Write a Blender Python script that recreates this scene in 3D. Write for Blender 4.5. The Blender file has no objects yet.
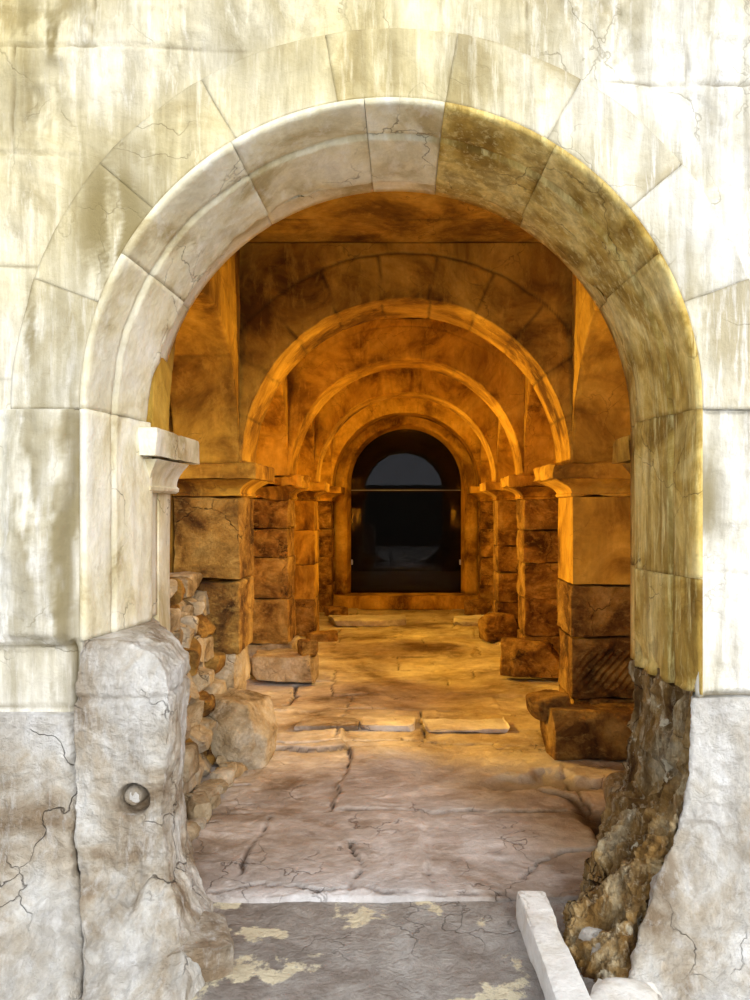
import bpy, math, random
import numpy as np
from mathutils import Vector, Matrix
C = bpy.context.scene.collection
PI = math.pi
R = math.radians

# ---------------------------------------------------------------- noise (numpy)
_rs = np.random.RandomState(7)
_perm = _rs.permutation(256)
_perm = np.concatenate([_perm, _perm, _perm])
_val = _rs.rand(256) * 2 - 1

def vnoise(p):
    p = np.asarray(p, float)
    i = np.floor(p).astype(int); f = p - i
    u = f * f * f * (f * (f * 6 - 15) + 10)
    i &= 255
    x, y, z = i[..., 0], i[..., 1], i[..., 2]
    out = 0
    for dx in (0, 1):
        wx = u[..., 0] if dx else 1 - u[..., 0]
        for dy in (0, 1):
            wy = u[..., 1] if dy else 1 - u[..., 1]
            for dz in (0, 1):
                wz = u[..., 2] if dz else 1 - u[..., 2]
                h = _perm[_perm[_perm[(x + dx) & 255] + ((y + dy) & 255)] + ((z + dz) & 255)]
                out = out + wx * wy * wz * _val[h]
    return out

def fbm(p, freq=1.0, octv=4, seed=0.0, gain=.5):
    p = np.asarray(p, float) * freq + np.array([seed * 17.13, seed * 5.71, seed * 9.37]) + 40.3
    a, s, t = 1.0, 0.0, 0.0
    for _ in range(octv):
        s = s + a * vnoise(p); t += a
        p = p * 2.03 + 11.7; a *= gain
    return s / t

def ridged(p, freq=1.0, octv=3, seed=0.0):
    p = np.asarray(p, float) * freq + seed * 13.7 + 31.1
    a, s, t = 1.0, 0.0, 0.0
    for _ in range(octv):
        s = s + a * (1 - 2 * np.abs(vnoise(p))); t += a
        p = p * 2.1 + 7.7; a *= .5
    return s / t

def smooth(e0, e1, x):
    t = np.clip((x - e0) / (e1 - e0), 0, 1)
    return t * t * (3 - 2 * t)

# ---------------------------------------------------------------- mesh makers
def raw_mesh(name, V, F, attr=None, sharp=0):
    me = bpy.data.meshes.new(name)
    V = np.asarray(V, np.float32); F = np.asarray(F, np.int32)
    me.vertices.add(len(V)); me.vertices.foreach_set('co', V.ravel())
    n = len(F)
    me.loops.add(n * 4); me.loops.foreach_set('vertex_index', F.ravel())
    me.polygons.add(n)
    me.polygons.foreach_set('loop_start', np.arange(n, dtype=np.int32) * 4)
    me.polygons.foreach_set('loop_total', np.full(n, 4, np.int32))
    me.polygons.foreach_set('use_smooth', np.ones(n, bool))
    me.update(calc_edges=True); me.validate()
    if sharp: me.set_sharp_from_angle(angle=R(sharp))
    if attr:
        for k, a in attr.items():
            at = me.attributes.new(k, 'FLOAT', 'POINT')
            if len(me.vertices) == len(a): at.data.foreach_set('value', np.asarray(a, np.float32).ravel())
    return me

def link(name, me, mat=None, parent=None, loc=None, rot=None):
    o = bpy.data.objects.new(name, me); C.objects.link(o)
    if mat: me.materials.append(mat)
    if parent: o.parent = parent
    if loc is not None: o.location = loc
    if rot is not None: o.rotation_euler = rot
    return o

def tag(o, label=None, cat=None, group=None, kind=None):
    if label: o['label'] = label
    if cat: o['category'] = cat
    if group: o['group'] = group
    if kind: o['kind'] = kind
    return o

def thing(name, label, cat, loc=(0, 0, 0), rot=(0, 0, 0), group=None):
    o = bpy.data.objects.new(name, None); C.objects.link(o)
    o.location = loc; o.rotation_euler = rot; o.empty_display_size = .1
    return tag(o, label, cat, group)

def grid_normals(P, cu, cv):
    du = np.roll(P, -1, 0) - np.roll(P, 1, 0)
    dv = np.roll(P, -1, 1) - np.roll(P, 1, 1)
    if not cu: du[0] = P[1] - P[0]; du[-1] = P[-1] - P[-2]
    if not cv: dv[:, 0] = P[:, 1] - P[:, 0]; dv[:, -1] = P[:, -1] - P[:, -2]
    n = np.cross(du, dv)
    return n / (np.linalg.norm(n, axis=-1, keepdims=True) + 1e-9)

def grid_mesh(name, P, cv=False, caps=False, disp=None, mask=None, flip=False, attr=None, loc=(0, 0, 0), back=None, sharp=0):
    """P (nu,nv,3); cv closes v; caps closes the two u ends by a fan of quads"""
    P = np.asarray(P, float); nu, nv = P.shape[:2]
    if disp is not None:
        N = grid_normals(P, False, cv)
        if flip: N = -N
        P = P + N * disp(P)[..., None]
    idx = np.arange(nu * nv).reshape(nu, nv)
    if cv:
        a = idx[:-1]; b = np.roll(idx, -1, 1)[:-1]; c = np.roll(idx, -1, 1)[1:]; d = idx[1:]
    else:
        a = idx[:-1, :-1]; b = idx[:-1, 1:]; c = idx[1:, 1:]; d = idx[1:, :-1]
    F = np.stack([a, d, c, b] if not flip else [a, b, c, d], -1).reshape(-1, 4)
    V = P.reshape(-1, 3)
    if mask is not None:
        mk = mask.reshape(-1)
        F = F[mk[F].all(1)]
        used = np.zeros(len(V), bool); used[F] = True
        remap = np.cumsum(used) - 1
        F = remap[F]; V = V[used]
        if attr: attr = {k: np.asarray(v).reshape(-1)[used] for k, v in attr.items()}
    elif attr: attr = {k: np.asarray(v).reshape(-1) for k, v in attr.items()}
    if caps and cv:
        V = list(V); F = list(F)
        for e, row in ((0, idx[0]), (1, idx[-1])):
            c0 = len(V); V.append(P[0 if e == 0 else -1].mean(0))
            for j in range(0, nv - 1, 2):
                q = [row[j], row[j + 1], row[(j + 2) % nv], c0]
                F.append(q if (e == 0) != flip else q[::-1])
        V = np.array(V); F = np.array(F)
        if attr: attr = {k: np.concatenate([v, [0, 0]]) for k, v in attr.items()}
    if back is not None:
        n0 = len(V); e = np.concatenate([F[:, [0, 1]], F[:, [1, 2]], F[:, [2, 3]], F[:, [3, 0]]]).astype(np.int64)
        k = e[:, 0] * n0 + e[:, 1]; kr = e[:, 1] * n0 + e[:, 0]
        b = e[~np.isin(k, kr)]
        F = np.concatenate([F, F[:, ::-1] + n0, np.stack([b[:, 1], b[:, 0], b[:, 0] + n0, b[:, 1] + n0], -1)])
        V = np.concatenate([V, V + np.array(back)])
        if attr: attr = {q: np.concatenate([v, v * 0]) for q, v in attr.items()}
    V = V - np.array(loc)
    return raw_mesh(name, V, F, attr, sharp)

def block_mesh(name, size, r=.02, res=.03, amp=.006, freq=6, seed=0., planes=None, chip=0., shape=None, streak=None):
    """rounded, rough stone block centred on the origin; planes = cuts [(n, d)]"""
    h = np.array(size) / 2; r = min(r, h.min() * .9)
    n = [max(3, min(90, int(math.ceil(2 * a / res)))) for a in h]
    V, F, off = [], [], 0
    for ax in range(3):
        b, c = [(1, 2), (2, 0), (0, 1)][ax]
        for s in (-1, 1):
            ub = np.sin(np.linspace(-1, 1, n[b] + 1) * PI / 2) * .35 + np.linspace(-1, 1, n[b] + 1) * .65
            uc = np.sin(np.linspace(-1, 1, n[c] + 1) * PI / 2) * .35 + np.linspace(-1, 1, n[c] + 1) * .65
            B, Cc = np.meshgrid(ub, uc, indexing='ij')
            P = np.zeros(B.shape + (3,)); P[..., ax] = s; P[..., b] = B; P[..., c] = Cc
            idx = off + np.arange(B.size).reshape(B.shape)
            q = np.stack([idx[:-1, :-1], idx[1:, :-1], idx[1:, 1:], idx[:-1, 1:]], -1).reshape(-1, 4)
            if s < 0: q = q[:, ::-1]
            V.append(P.reshape(-1, 3)); F.append(q); off += B.size
    V = np.concatenate(V); F = np.concatenate(F)
    key, first, inv = np.unique(np.round(V * 1e5).astype(int), axis=0, return_index=True, return_inverse=True)
    inv = inv.reshape(-1); V = V[first]; F = inv[F]
    P = V * h
    inner = np.clip(P, -(h - r), h - r)
    d = P - inner; N = d / (np.linalg.norm(d, axis=1, keepdims=True) + 1e-9)
    P = inner + N * r
    if planes:
        for (nn, dd) in planes:
            nn = np.array(nn, float); nn /= np.linalg.norm(nn)
            e = P @ nn - dd
            P = P - np.where(e > 0, e, 0)[:, None] * nn
    if shape: P = shape(P)
    D = amp * fbm(P, freq, 5, seed, .55)
    if chip:
        edge = (np.sort(np.abs(V), axis=1)[:, 1])          # near 1 on edges
        D = D - chip * smooth(.55, 1, edge) * smooth(-.1, .6, fbm(P, freq * .8, 3, seed + 3))
    if streak is not None: D = D + streak(P, N)
    P = P + N * D[:, None]
    return raw_mesh(name, P, F, None, 34)

def rand_planes(rnd, h, k=8, lo=.62, hi=.95):
    out = []
    for _ in range(k):
        n = np.array([rnd.gauss(0, 1), rnd.gauss(0, 1), rnd.gauss(0, 1)]); n /= np.linalg.norm(n)
        out.append((n, float(np.abs(n * h).sum() * rnd.uniform(lo, hi) * .8)))
    return out

# ---------------------------------------------------------------- materials
def stone(name, cols, dirt=(.03, .02, .012), scale=1.6, streak=(5, 5, .9), streak_amt=.5, crack=.6, bump=.5,
          rough=.85, pits=.5, speck=None):
    m = bpy.data.materials.new(name); m.use_nodes = True
    nt = m.node_tree; N = nt.nodes; L = nt.links; N.clear()
    out = N.new('ShaderNodeOutputMaterial'); bs = N.new('ShaderNodeBsdfPrincipled')
    bs.inputs['Roughness'].default_value = rough; bs.inputs['Specular IOR Level'].default_value = .25
    L.new(bs.outputs[0], out.inputs[0])
    tc = N.new('ShaderNodeTexCoord'); oi = N.new('ShaderNodeObjectInfo')
    add = N.new('ShaderNodeVectorMath'); add.operation = 'ADD'
    mul = N.new('ShaderNodeMath'); mul.operation = 'MULTIPLY'; mul.inputs[1].default_value = 37.0
    L.new(oi.outputs['Random'], mul.inputs[0])
    L.new(tc.outputs['Object'], add.inputs[0]); L.new(mul.outputs[0], add.inputs[1])
    def noise(sc, det=6, ro=.6, dist=0., vec=None, mp=None):
        n = N.new('ShaderNodeTexNoise'); n.inputs['Scale'].default_value = sc; n.inputs['Detail'].default_value = det
        n.inputs['Roughness'].default_value = ro; n.inputs['Distortion'].default_value = dist
        src = vec or add.outputs[0]
        if mp:
            k = N.new('ShaderNodeMapping'); k.inputs['Scale'].default_value = mp; L.new(src, k.inputs[0]); src = k.outputs[0]
        L.new(src, n.inputs['Vector']); return n.outputs['Fac']
    def ramp(fac, stops, interp='LINEAR'):
        r = N.new('ShaderNodeValToRGB'); r.color_ramp.interpolation = interp
        e = r.color_ramp.elements
        while len(e) < len(stops): e.new(.5)
        for q, (p, c) in zip(e, stops):
            q.position = p; q.color = (c, c, c, 1) if isinstance(c, (int, float)) else (*c, 1)
        L.new(fac, r.inputs[0]); return r.outputs[0]
    def mix(f, a, b, mode='MIX'):
        x = N.new('ShaderNodeMix'); x.data_type = 'RGBA'; x.blend_type = mode
        for s, v in ((x.inputs[0], f), (x.inputs[6], a), (x.inputs[7], b)):
            if isinstance(v, (int, float)): s.default_value = v
            elif isinstance(v, tuple): s.default_value = (*v, 1)
            else: L.new(v, s)
        return x.outputs[2]
    def math_(op, a, b=0.):
        x = N.new('ShaderNodeMath'); x.operation = op; x.use_clamp = False
        for s, v in ((x.inputs[0], a), (x.inputs[1], b)):
            if isinstance(v, (int, float)): s.default_value = v
            else: L.new(v, s)
        return x.outputs[0]
    big = noise(scale, 8, .62, .6)
    n = len(cols)
    base = ramp(big, [(.35 + .30 * i / (n - 1), c) for i, c in enumerate(cols)])
    st = noise(1.0, 7, .68, .3, mp=streak)
    stm = ramp(st, [(.40, 0.), (.62, 1.)])
    st2 = noise(1.0, 6, .7, .2, mp=tuple(v * 2.7 for v in streak))
    base = mix(math_('MULTIPLY', stm, streak_amt), base, tuple(c * .55 for c in cols[0]))
    base = mix(math_('MULTIPLY', ramp(st2, [(.52, 0.), (.66, 1.)]), streak_amt * .9), base, tuple(min(1, c * 1.18) for c in cols[-1]))
    fine = noise(scale * 14, 5, .7)
    base = mix(.35 * pits, base, ramp(fine, [(.3, .25), (.7, .95)]), 'MULTIPLY')
    blot = noise(scale * 2.3, 7, .7, 1.2)
    base = mix(math_('MULTIPLY', ramp(blot, [(.60, 0.), (.70, 1.)]), .55 * pits), base, tuple(c * .45 for c in dirt) if False else tuple(.5 * c + .5 * d for c, d in zip(cols[0], dirt)))
    if speck:
        sp = noise(scale * 1.5, 7, .62, .15)
        base = mix(ramp(sp, [(speck[1], 0.), (speck[1] + .035, 1.)]), base, speck[0])
    # cracks
    wob = N.new('ShaderNodeVectorMath'); wob.operation = 'ADD'
    wn = N.new('ShaderNodeTexNoise'); wn.inputs['Scale'].default_value = 3.; wn.inputs['Detail'].default_value = 5
    L.new(add.outputs[0], wn.inputs['Vector'])
    ws = N.new('ShaderNodeVectorMath'); ws.operation = 'SCALE'; ws.inputs['Scale'].default_value = .55
    L.new(wn.outputs['Color'], ws.inputs[0]); L.new(add.outputs[0], wob.inputs[0]); L.new(ws.outputs[0], wob.inputs[1])
    vo = N.new('ShaderNodeTexVoronoi'); vo.feature = 'DISTANCE_TO_EDGE'; vo.inputs['Scale'].default_value = 2.6
    L.new(wob.outputs[0], vo.inputs['Vector'])
    line = ramp(vo.outputs['Distance'], [(.0, 1.), (.012, 0.)])
    gate = ramp(noise(2.2, 3, .5), [(.50, 0.), (.60, 1.)])
    cr = math_('MULTIPLY', math_('MULTIPLY', line, gate), crack)
    base = mix(cr, base, dirt)
    at = N.new('ShaderNodeAttribute'); at.attribute_name = 'joint'
    base = mix(at.outputs['Fac'], base, dirt)
    at2 = N.new('ShaderNodeAttribute'); at2.attribute_name = 'stain'
    base = mix(at2.outputs['Fac'], base, tuple(.3 * c + .7 * d for c, d in zip(cols[0], (.15, .12, .045))))
    at3 = N.new('ShaderNodeAttribute'); at3.attribute_name = 'tint'
    base = mix(at3.outputs['Fac'], base, mix(1., base, (.94, .86, .60), 'MULTIPLY'))
    L.new(base, bs.inputs['Base Color'])
    # bump
    hgt = math_('ADD', math_('MULTIPLY', noise(scale * 6, 8, .7, .4), 1.), math_('MULTIPLY', st, .5 * streak_amt + .2))
    hgt = math_('SUBTRACT', hgt, math_('MULTIPLY', cr, .6))
    hgt = math_('ADD', hgt, math_('MULTIPLY', fine, .3))
    b = N.new('ShaderNodeBump'); b.inputs['Strength'].default_value = bump; b.inputs['Distance'].default_value = .03 if bump < .8 else .05
    L.new(hgt, b.inputs['Height']); L.new(b.outputs[0], bs.inputs['Normal'])
    return m

def plain(name, col, rough=.5, metal=0., trans=0., alpha=None):
    m = bpy.data.materials.new(name); m.use_nodes = True
    b = m.node_tree.nodes['Principled BSDF']
    nz = m.node_tree.nodes.new('ShaderNodeTexNoise'); nz.inputs['Scale'].default_value = 9
    rp = m.node_tree.nodes.new('ShaderNodeValToRGB')
    rp.color_ramp.elements[0].color = (*[c * .8 for c in col], 1); rp.color_ramp.elements[1].color = (*col, 1)
    m.node_tree.links.new(nz.outputs['Fac'], rp.inputs[0]); m.node_tree.links.new(rp.outputs[0], b.inputs['Base Color'])
    b.inputs['Roughness'].default_value = rough; b.inputs['Metallic'].default_value = metal
    b.inputs['Transmission Weight'].default_value = trans
    return m

M = {}
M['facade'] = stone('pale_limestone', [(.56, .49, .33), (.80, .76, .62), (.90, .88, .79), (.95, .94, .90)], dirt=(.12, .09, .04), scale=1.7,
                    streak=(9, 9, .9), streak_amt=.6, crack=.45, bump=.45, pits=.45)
M['arch'] = stone('dressed_limestone', [(.52, .42, .22), (.80, .73, .50), (.90, .86, .69), (.94, .92, .82)], dirt=(.12, .09, .05), scale=2.,
                  streak=(5, 3, 1.6), streak_amt=.35, crack=.7, bump=.4, pits=.4)
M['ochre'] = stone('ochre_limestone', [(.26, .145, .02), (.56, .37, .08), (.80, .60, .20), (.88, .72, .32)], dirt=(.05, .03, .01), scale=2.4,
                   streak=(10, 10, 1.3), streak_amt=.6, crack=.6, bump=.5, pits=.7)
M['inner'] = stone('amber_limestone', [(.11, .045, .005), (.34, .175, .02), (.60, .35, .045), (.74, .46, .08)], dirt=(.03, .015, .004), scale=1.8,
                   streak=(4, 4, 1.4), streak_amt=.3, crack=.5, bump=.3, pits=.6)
M['rough'] = stone('pitted_amber_stone', [(.07, .028, .006), (.25, .12, .025), (.48, .27, .06), (.66, .42, .12)], dirt=(.02, .01, .004), scale=3.4,
                   streak=(4, 4, 7), streak_amt=.4, crack=.9, bump=1., pits=1.)
M['rubble'] = stone('rubble_stone', [(.20, .13, .06), (.45, .34, .20), (.58, .47, .32), (.68, .60, .48)], dirt=(.05, .03, .015), scale=3.,
                    streak=(4, 4, 3), streak_amt=.4, crack=.8, bump=.9, pits=.9)
M['weather'] = stone('weathered_white_stone', [(.34, .25, .16), (.62, .54, .43), (.80, .77, .71), (.93, .92, .90)], dirt=(.08, .06, .04), scale=2.6,
                     streak=(6, 6, 1.5), streak_amt=.4, crack=.8, bump=.9, pits=.7)
M['core'] = stone('broken_core_stone', [(.12, .05, .01), (.42, .23, .06), (.62, .41, .17), (.80, .66, .42)], dirt=(.02, .012, .005), scale=4.,
                  streak=(11, 11, 1.6), streak_amt=.7, crack=.9, bump=1., pits=.9, speck=((.80, .70, .50), .64))
M['floor'] = stone('worn_paving', [(.20, .14, .09), (.46, .39, .34), (.66, .61, .59), (.80, .78, .79)], dirt=(.05, .03, .02), scale=1.2,
                   streak=(2, 3, 3), streak_amt=.35, crack=.6, bump=.75, pits=.9, rough=.5)
M['ground'] = stone('trodden_ground', [(.24, .19, .15), (.38, .33, .29), (.50, .46, .42), (.58, .55, .52)], dirt=(.05, .04, .03), scale=2.2,
                    streak=(3, 3, 3), streak_amt=.3, crack=.4, bump=.9, pits=.9, speck=((.80, .72, .52), .55))
M['white'] = stone('bleached_slab', [(.62, .56, .46), (.78, .74, .66), (.86, .84, .80), (.88, .87, .84)], dirt=(.2, .14, .06), scale=3.,
                   streak=(4, 4, 4), streak_amt=.2, crack=.3, bump=.5, pits=.5)
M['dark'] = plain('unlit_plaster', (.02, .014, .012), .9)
M['metal'] = plain('brushed_steel', (.55, .52, .48), .35, 1.)
gl = plain('door_glass', (.72, .66, .66), .015, 0., 1.); gl.node_tree.nodes['Principled BSDF'].inputs['IOR'].default_value = 1.25
M['glass'] = gl
M['shade'] = plain('added_dark_masonry', (.10, .09, .06), .95)  # dark colour of the added yard wall, to dim its reflection

EYE = 1.74; F0 = 800.; VX = 406.; VY = 505.
YF = 3.25                                   # the facade plane
def fx(x, Y=YF): return (x - VX) * Y / F0   # measurements taken off the photograph, turned into metres
def fz(y, Y=YF): return EYE - (y - VY) * Y / F0
AX, AZ, AR = -.06, 2.13, 1.234              # entrance arch centre and radius

def seg_dist(X, Z, segs):
    d = np.full(X.shape, 9.)
    for (x0, z0, x1, z1) in segs:
        vx, vz = x1 - x0, z1 - z0; l2 = vx * vx + vz * vz + 1e-9
        t = np.clip(((X - x0) * vx + (Z - z0) * vz) / l2, 0, 1)
        d = np.minimum(d, np.hypot(X - x0 - t * vx, Z - z0 - t * vz))
    return d

def pxsegs(lines):
    out = []
    for ln in lines:
        for (a, b), (c, d) in zip(ln[:-1], ln[1:]): out.append((fx(a), fz(b), fx(c), fz(d)))
    return out

# ================================================================ SETTING
# ---- facade wall with relief joints
def stain_of(X, Z):
    P = np.stack([X, np.full_like(X, YF), Z], -1)
    stain = np.zeros_like(X)
    for (px, py, rx, rz, a) in ((55, 40, 45, 40, .95), (40, 110, 40, 45, .7), (115, 225, 45, 90, 1.), (140, 160, 45, 40, .6), (620, 40, 30, 60, .5),
                                (340, 60, 60, 30, .45), (60, 350, 40, 60, .5), (75, 500, 12, 150, 1.), (66, 560, 10, 110, 1.), (38, 500, 22, 150, .75), (110, 480, 14, 90, .3), (715, 130, 50, 40, .3), (708, 500, 16, 60, .8), (30, 330, 14, 60, .8),
                                (35, 90, 20, 60, .6), (15, 620, 40, 30, .5), (60, 690, 60, 25, .5), (470, 75, 60, 30, .4), (240, 40, 40, 60, .45), (690, 260, 40, 50, .35)):
        g = np.exp(-((X - fx(px)) / (rx / 246)) ** 2 - ((Z - fz(py)) / (rz / 246)) ** 2)
        st = smooth(-.32, .12, fbm(P * [2.2, 1, .6], 5, 6, px * .01, .65))
        stain = np.maximum(stain, np.minimum(1, 1.3 * a * g) * st)
    return stain
def tint_of(X, Z):                                   # the yellow patina of the upper wall
    P = np.stack([X, np.full_like(X, YF), Z], -1)
    return np.clip(smooth(2.0, 3.1, Z) * smooth(1.25, -.1, X) * (.72 + .8 * fbm(P, 2, 4, 77)) + .25 * smooth(.1, .6, fbm(P, 1.5, 4, 70)), 0, 1)
def facade():
    xs = np.arange(-3.3, 3.301, .012); zs = np.arange(-.1, 4.7, .012)
    X, Z = np.meshgrid(xs, zs, indexing='ij')
    P = np.stack([X, np.full_like(X, YF), Z], -1)
    wob = fbm(P, 3, 3, 1) * .02
    Xw, Zw = X + wob, Z + fbm(P, 3, 3, 2) * .012
    d = seg_dist(Xw, Zw, pxsegs([
        [(-300, 50), (20, 50), (250, 50)], [(-300, 158), (78, 158)], [(-300, 262), (45, 268)], [(-300, 378), (80, 380)],
        [(590, 80), (1100, 80)], [(715, 188), (1100, 188)], [(697, 408), (1100, 408)], [(697, 575), (1100, 578)],
        [(300, 40), (296, -40)], [(530, 60), (524, -60)], [(694, 80), (690, -60)], [(20, 50), (14, 160)], [(95, 50), (99, -40)],
        [(-300, 710), (76, 706)], [(-300, 645), (76, 645)], [(820, 80), (822, 300)], [(-60, 160), (-64, 378)],
        [(850, 408), (850, 575)], [(-300, -50), (1100, -50)], [(-300, -180), (1100, -180)],
        [(76, 640), (78, 720), (76, 850), (82, 1000)]]))
    strong = seg_dist(Xw, Zw, pxsegs([[(688, 698), (1100, 702)], [(76, 380), (72, 640)], [(76, 640), (78, 720), (77, 850), (82, 1010)]]))
    groove = np.exp(-(d / .006) ** 2)
    g2 = np.exp(-(strong / .014) ** 2)
    low = np.where(X > 0, smooth(fz(692), fz(706), Z), smooth(fz(638), fz(652), Z))     # 0 in the upper, 1.. below
    low = 1 - low
    roughp = (.010 + .035 * low)
    D = roughp * fbm(P * [1, 1, .75], 3.2, 6, 4, .58)
    D += .012 * low * ridged(P, 9, 3, 5)
    D += -.014 * groove - .035 * g2
    D += np.where(X > 0, -.03 * low, .035 * low)
    # engaged half-round shaft to the left of the jamb
    sh = np.clip(1 - ((X - fx(42)) / .135) ** 2, 0, 1) ** .5
    D += .05 * sh * smooth(fz(640), fz(630), Z) * smooth(fz(375), fz(392), Z)
    rc = np.hypot(X - AX, Z - AZ)
    mask = ~(((rc < 1.50) & (Z > AZ + .005)) | ((np.abs(X - AX) < 1.247) & (Z <= AZ + .005)))
    near = np.maximum(smooth(1.80, 1.55, rc) * (Z > AZ), smooth(1.30, 1.255, np.abs(X - AX)) * (Z <= AZ))
    D = D * (1 - near) - .004 * near * (Z > AZ)
    P[..., 1] -= D
    joint = np.clip(groove * .55 * smooth(-.3, .3, fbm(P, 4, 3, 9)) + g2 * .8, 0, 1)
    stain = stain_of(X, Z)
    me = grid_mesh('wall_front', P, mask=mask, attr={'joint': joint, 'stain': stain, 'tint': tint_of(X, Z)}, back=(0, .10, 0))
    o = link('wall_front', me, M['facade']); tag(o, kind='structure')
    return o
facade()

# ---- floor inside: slabs with joints
def slab_rows(X, Y, ys, seed, cw=(.5, 1.1), half=1.8):
    rnd = random.Random(seed)
    dj = np.full(X.shape, 9.); hh = np.zeros(X.shape)
    for k in range(len(ys) - 1):
        inr = (Y >= ys[k]) & (Y < ys[k + 1])
        dj = np.minimum(dj, np.abs(Y - ys[k]))
        x = -half - rnd.random() * .4
        while x < half:
            w = rnd.uniform(*cw)
            sel = inr & (X >= x) & (X < x + w)
            hh[sel] = rnd.uniform(-.012, .012) + (X[sel] - x) * rnd.uniform(-.012, .012)
            dj = np.where(inr, np.minimum(dj, np.abs(X - x)), dj)
            x += w
    return dj, hh

def floor():
    xs = np.arange(-1.9, 1.9, .017)
    ysg = np.concatenate([np.arange(3.545, 8, .016), np.arange(8, 14.2, .03)])
    X, Y = np.meshgrid(xs, ysg, indexing='ij')
    P = np.stack([X, Y, np.zeros_like(X)], -1)
    Xw = X + fbm(P, 1.6, 4, 3) * .14; Yw = Y + fbm(P, 1.3, 4, 8) * .16
    dj, hh = slab_rows(Xw, Yw, [3.2, 3.56, 4.55, 5.75, 6.15, 6.75, 7.3, 7.95, 8.5, 9.2, 9.8, 10.5, 11.2, 12., 12.8, 13.6, 14.3], 5, (.7, 1.5))
    wv = .004 + .006 * smooth(-.2, .4, fbm(P, 2, 2, 6))
    j = np.exp(-(dj / wv) ** 2) * smooth(-.35, .15, fbm(P, 1.7, 3, 12))
    H = hh + .022 * fbm(P, 1.5, 5, 2) + .006 * fbm(P, 9, 4, 4) - .02 * j
    # larger missing patches at the right, by the fallen block
    pit = smooth(.12, .3, fbm(P, 2.3, 5, 31)) * np.exp(-((X - 1.0) / .5) ** 2 - ((Y - 4.75) / .6) ** 2)
    H -= .09 * pit
    H += .02 * ridged(P, 6, 3, 3) * np.exp(-((X + .95) / .25) ** 2 - ((Y - 4.6) / .8) ** 2)
    H -= .015 * smooth(3.60, 3.54, Y)
    def fp(x, y): q = EYE * F0 / (y - VY); return ((x - VX) * q / F0, q)
    sg = []
    for ln in ([(190, 742), (300, 745), (400, 740), (482, 743), (560, 748)], [(300, 712), (360, 708), (470, 712), (540, 716)], [(420, 712), (424, 740)], [(340, 716), (336, 741)],
               [(190, 830), (215, 822)], [(215, 893), (262, 885), (350, 891), (360, 868), (345, 842)], [(540, 790), (570, 800), (590, 812), (614, 822)],
               [(590, 812), (600, 832), (612, 850)], [(190, 768), (230, 764), (262, 756)], [(186, 790), (222, 783), (250, 784)], [(500, 748), (545, 752), (625, 760)],
               [(300, 684), (288, 705)], [(440, 640), (478, 646), (482, 655)], [(520, 880), (560, 850), (610, 845)]):
        for p0, p1 in zip(ln[:-1], ln[1:]): sg.append(fp(*p0) + fp(*p1))
    ck = seg_dist(X + fbm(P, 5, 4, 51) * .05, Y + fbm(P, 5, 4, 52) * .06, sg)
    ckw = .006 + .016 * smooth(0, .5, fbm(P, 3, 3, 53)) + .03 * np.exp(-((X - 1.) / .25) ** 2 - ((Y - 4.4) / .35) ** 2)
    crk = np.exp(-(ck / ckw) ** 2); H -= .035 * crk
    lamplight_tint = np.clip(smooth(4.6, 7.5, Y + 2.8 * X + 1.2 * fbm(P, .9, 3, 55)) * (.8 + .5 * fbm(P, 3, 4, 56)), 0, 1)  # orange inner light, where daylight falls off, put into the floor colour
    P[..., 2] = H
    me = grid_mesh('floor', P, attr={'joint': np.clip(j * .9 + pit * .8 + crk, 0, 1), 'tint': lamplight_tint}, back=(0, 0, -.12))
    o = link('floor', me, M['floor']); tag(o, kind='structure')
    return o
floor()

def ground():
    xs = np.arange(-3.5, 3.5, .03); ysg = np.arange(-7, 3.66, .03)
    X, Y = np.meshgrid(xs, ysg, indexing='ij')
    P = np.stack([X, Y, np.zeros_like(X)], -1)
    H = -.022 + .012 * fbm(P, 2.1, 5, 21) + .008 * fbm(P, 12, 4, 22)
    P[..., 2] = H
    me = grid_mesh('floor_outside', P, back=(0, 0, -.1))
    o = link('floor_outside', me, M['ground']); tag(o, kind='structure')
ground()

# ---- recess walls, ceiling, end wall
BAY0 = [4.05, 6.32, 8.69, 11.06]; BAY1 = [5.77, 8.14, 10.51, 12.88]
HC = 3.64
def side_wall(s, name, seed):
    ysg = np.arange(3.75, 13.6, .025); zs = np.arange(0, HC + .02, .022)
    Yg, Z = np.meshgrid(ysg, zs, indexing='ij')
    P = np.stack([np.full_like(Yg, s * 1.69), Yg, Z], -1)
    w = fbm(P, 2, 3, seed) * .03
    dz = np.full(Yg.shape, 9.)
    rows = [0, .42, .8, 1.2, 1.62, 2.05, 2.42, 2.78, 3.15, 3.6]
    rnd = random.Random(seed)
    for a, b in zip(rows[:-1], rows[1:]):
        dz = np.minimum(dz, np.abs(Z + w - a))
        y = 3.6 + rnd.random()
        while y < 13.6:
            sel = (Z >= a) & (Z < b); dz = np.where(sel, np.minimum(dz, np.abs(Yg + w - y)), dz); y += rnd.uniform(.6, 1.1)
    j = np.exp(-(dz / .007) ** 2)
    D = .012 * fbm(P, 3, 5, seed + 2) - .014 * j
    P[..., 0] -= s * D
    me = grid_mesh(name, P, attr={'joint': j * .7}, flip=(s > 0), back=(s * .15, 0, 0))
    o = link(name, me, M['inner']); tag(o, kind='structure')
side_wall(-1, 'wall_left', 3); side_wall(1, 'wall_right', 6)

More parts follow.
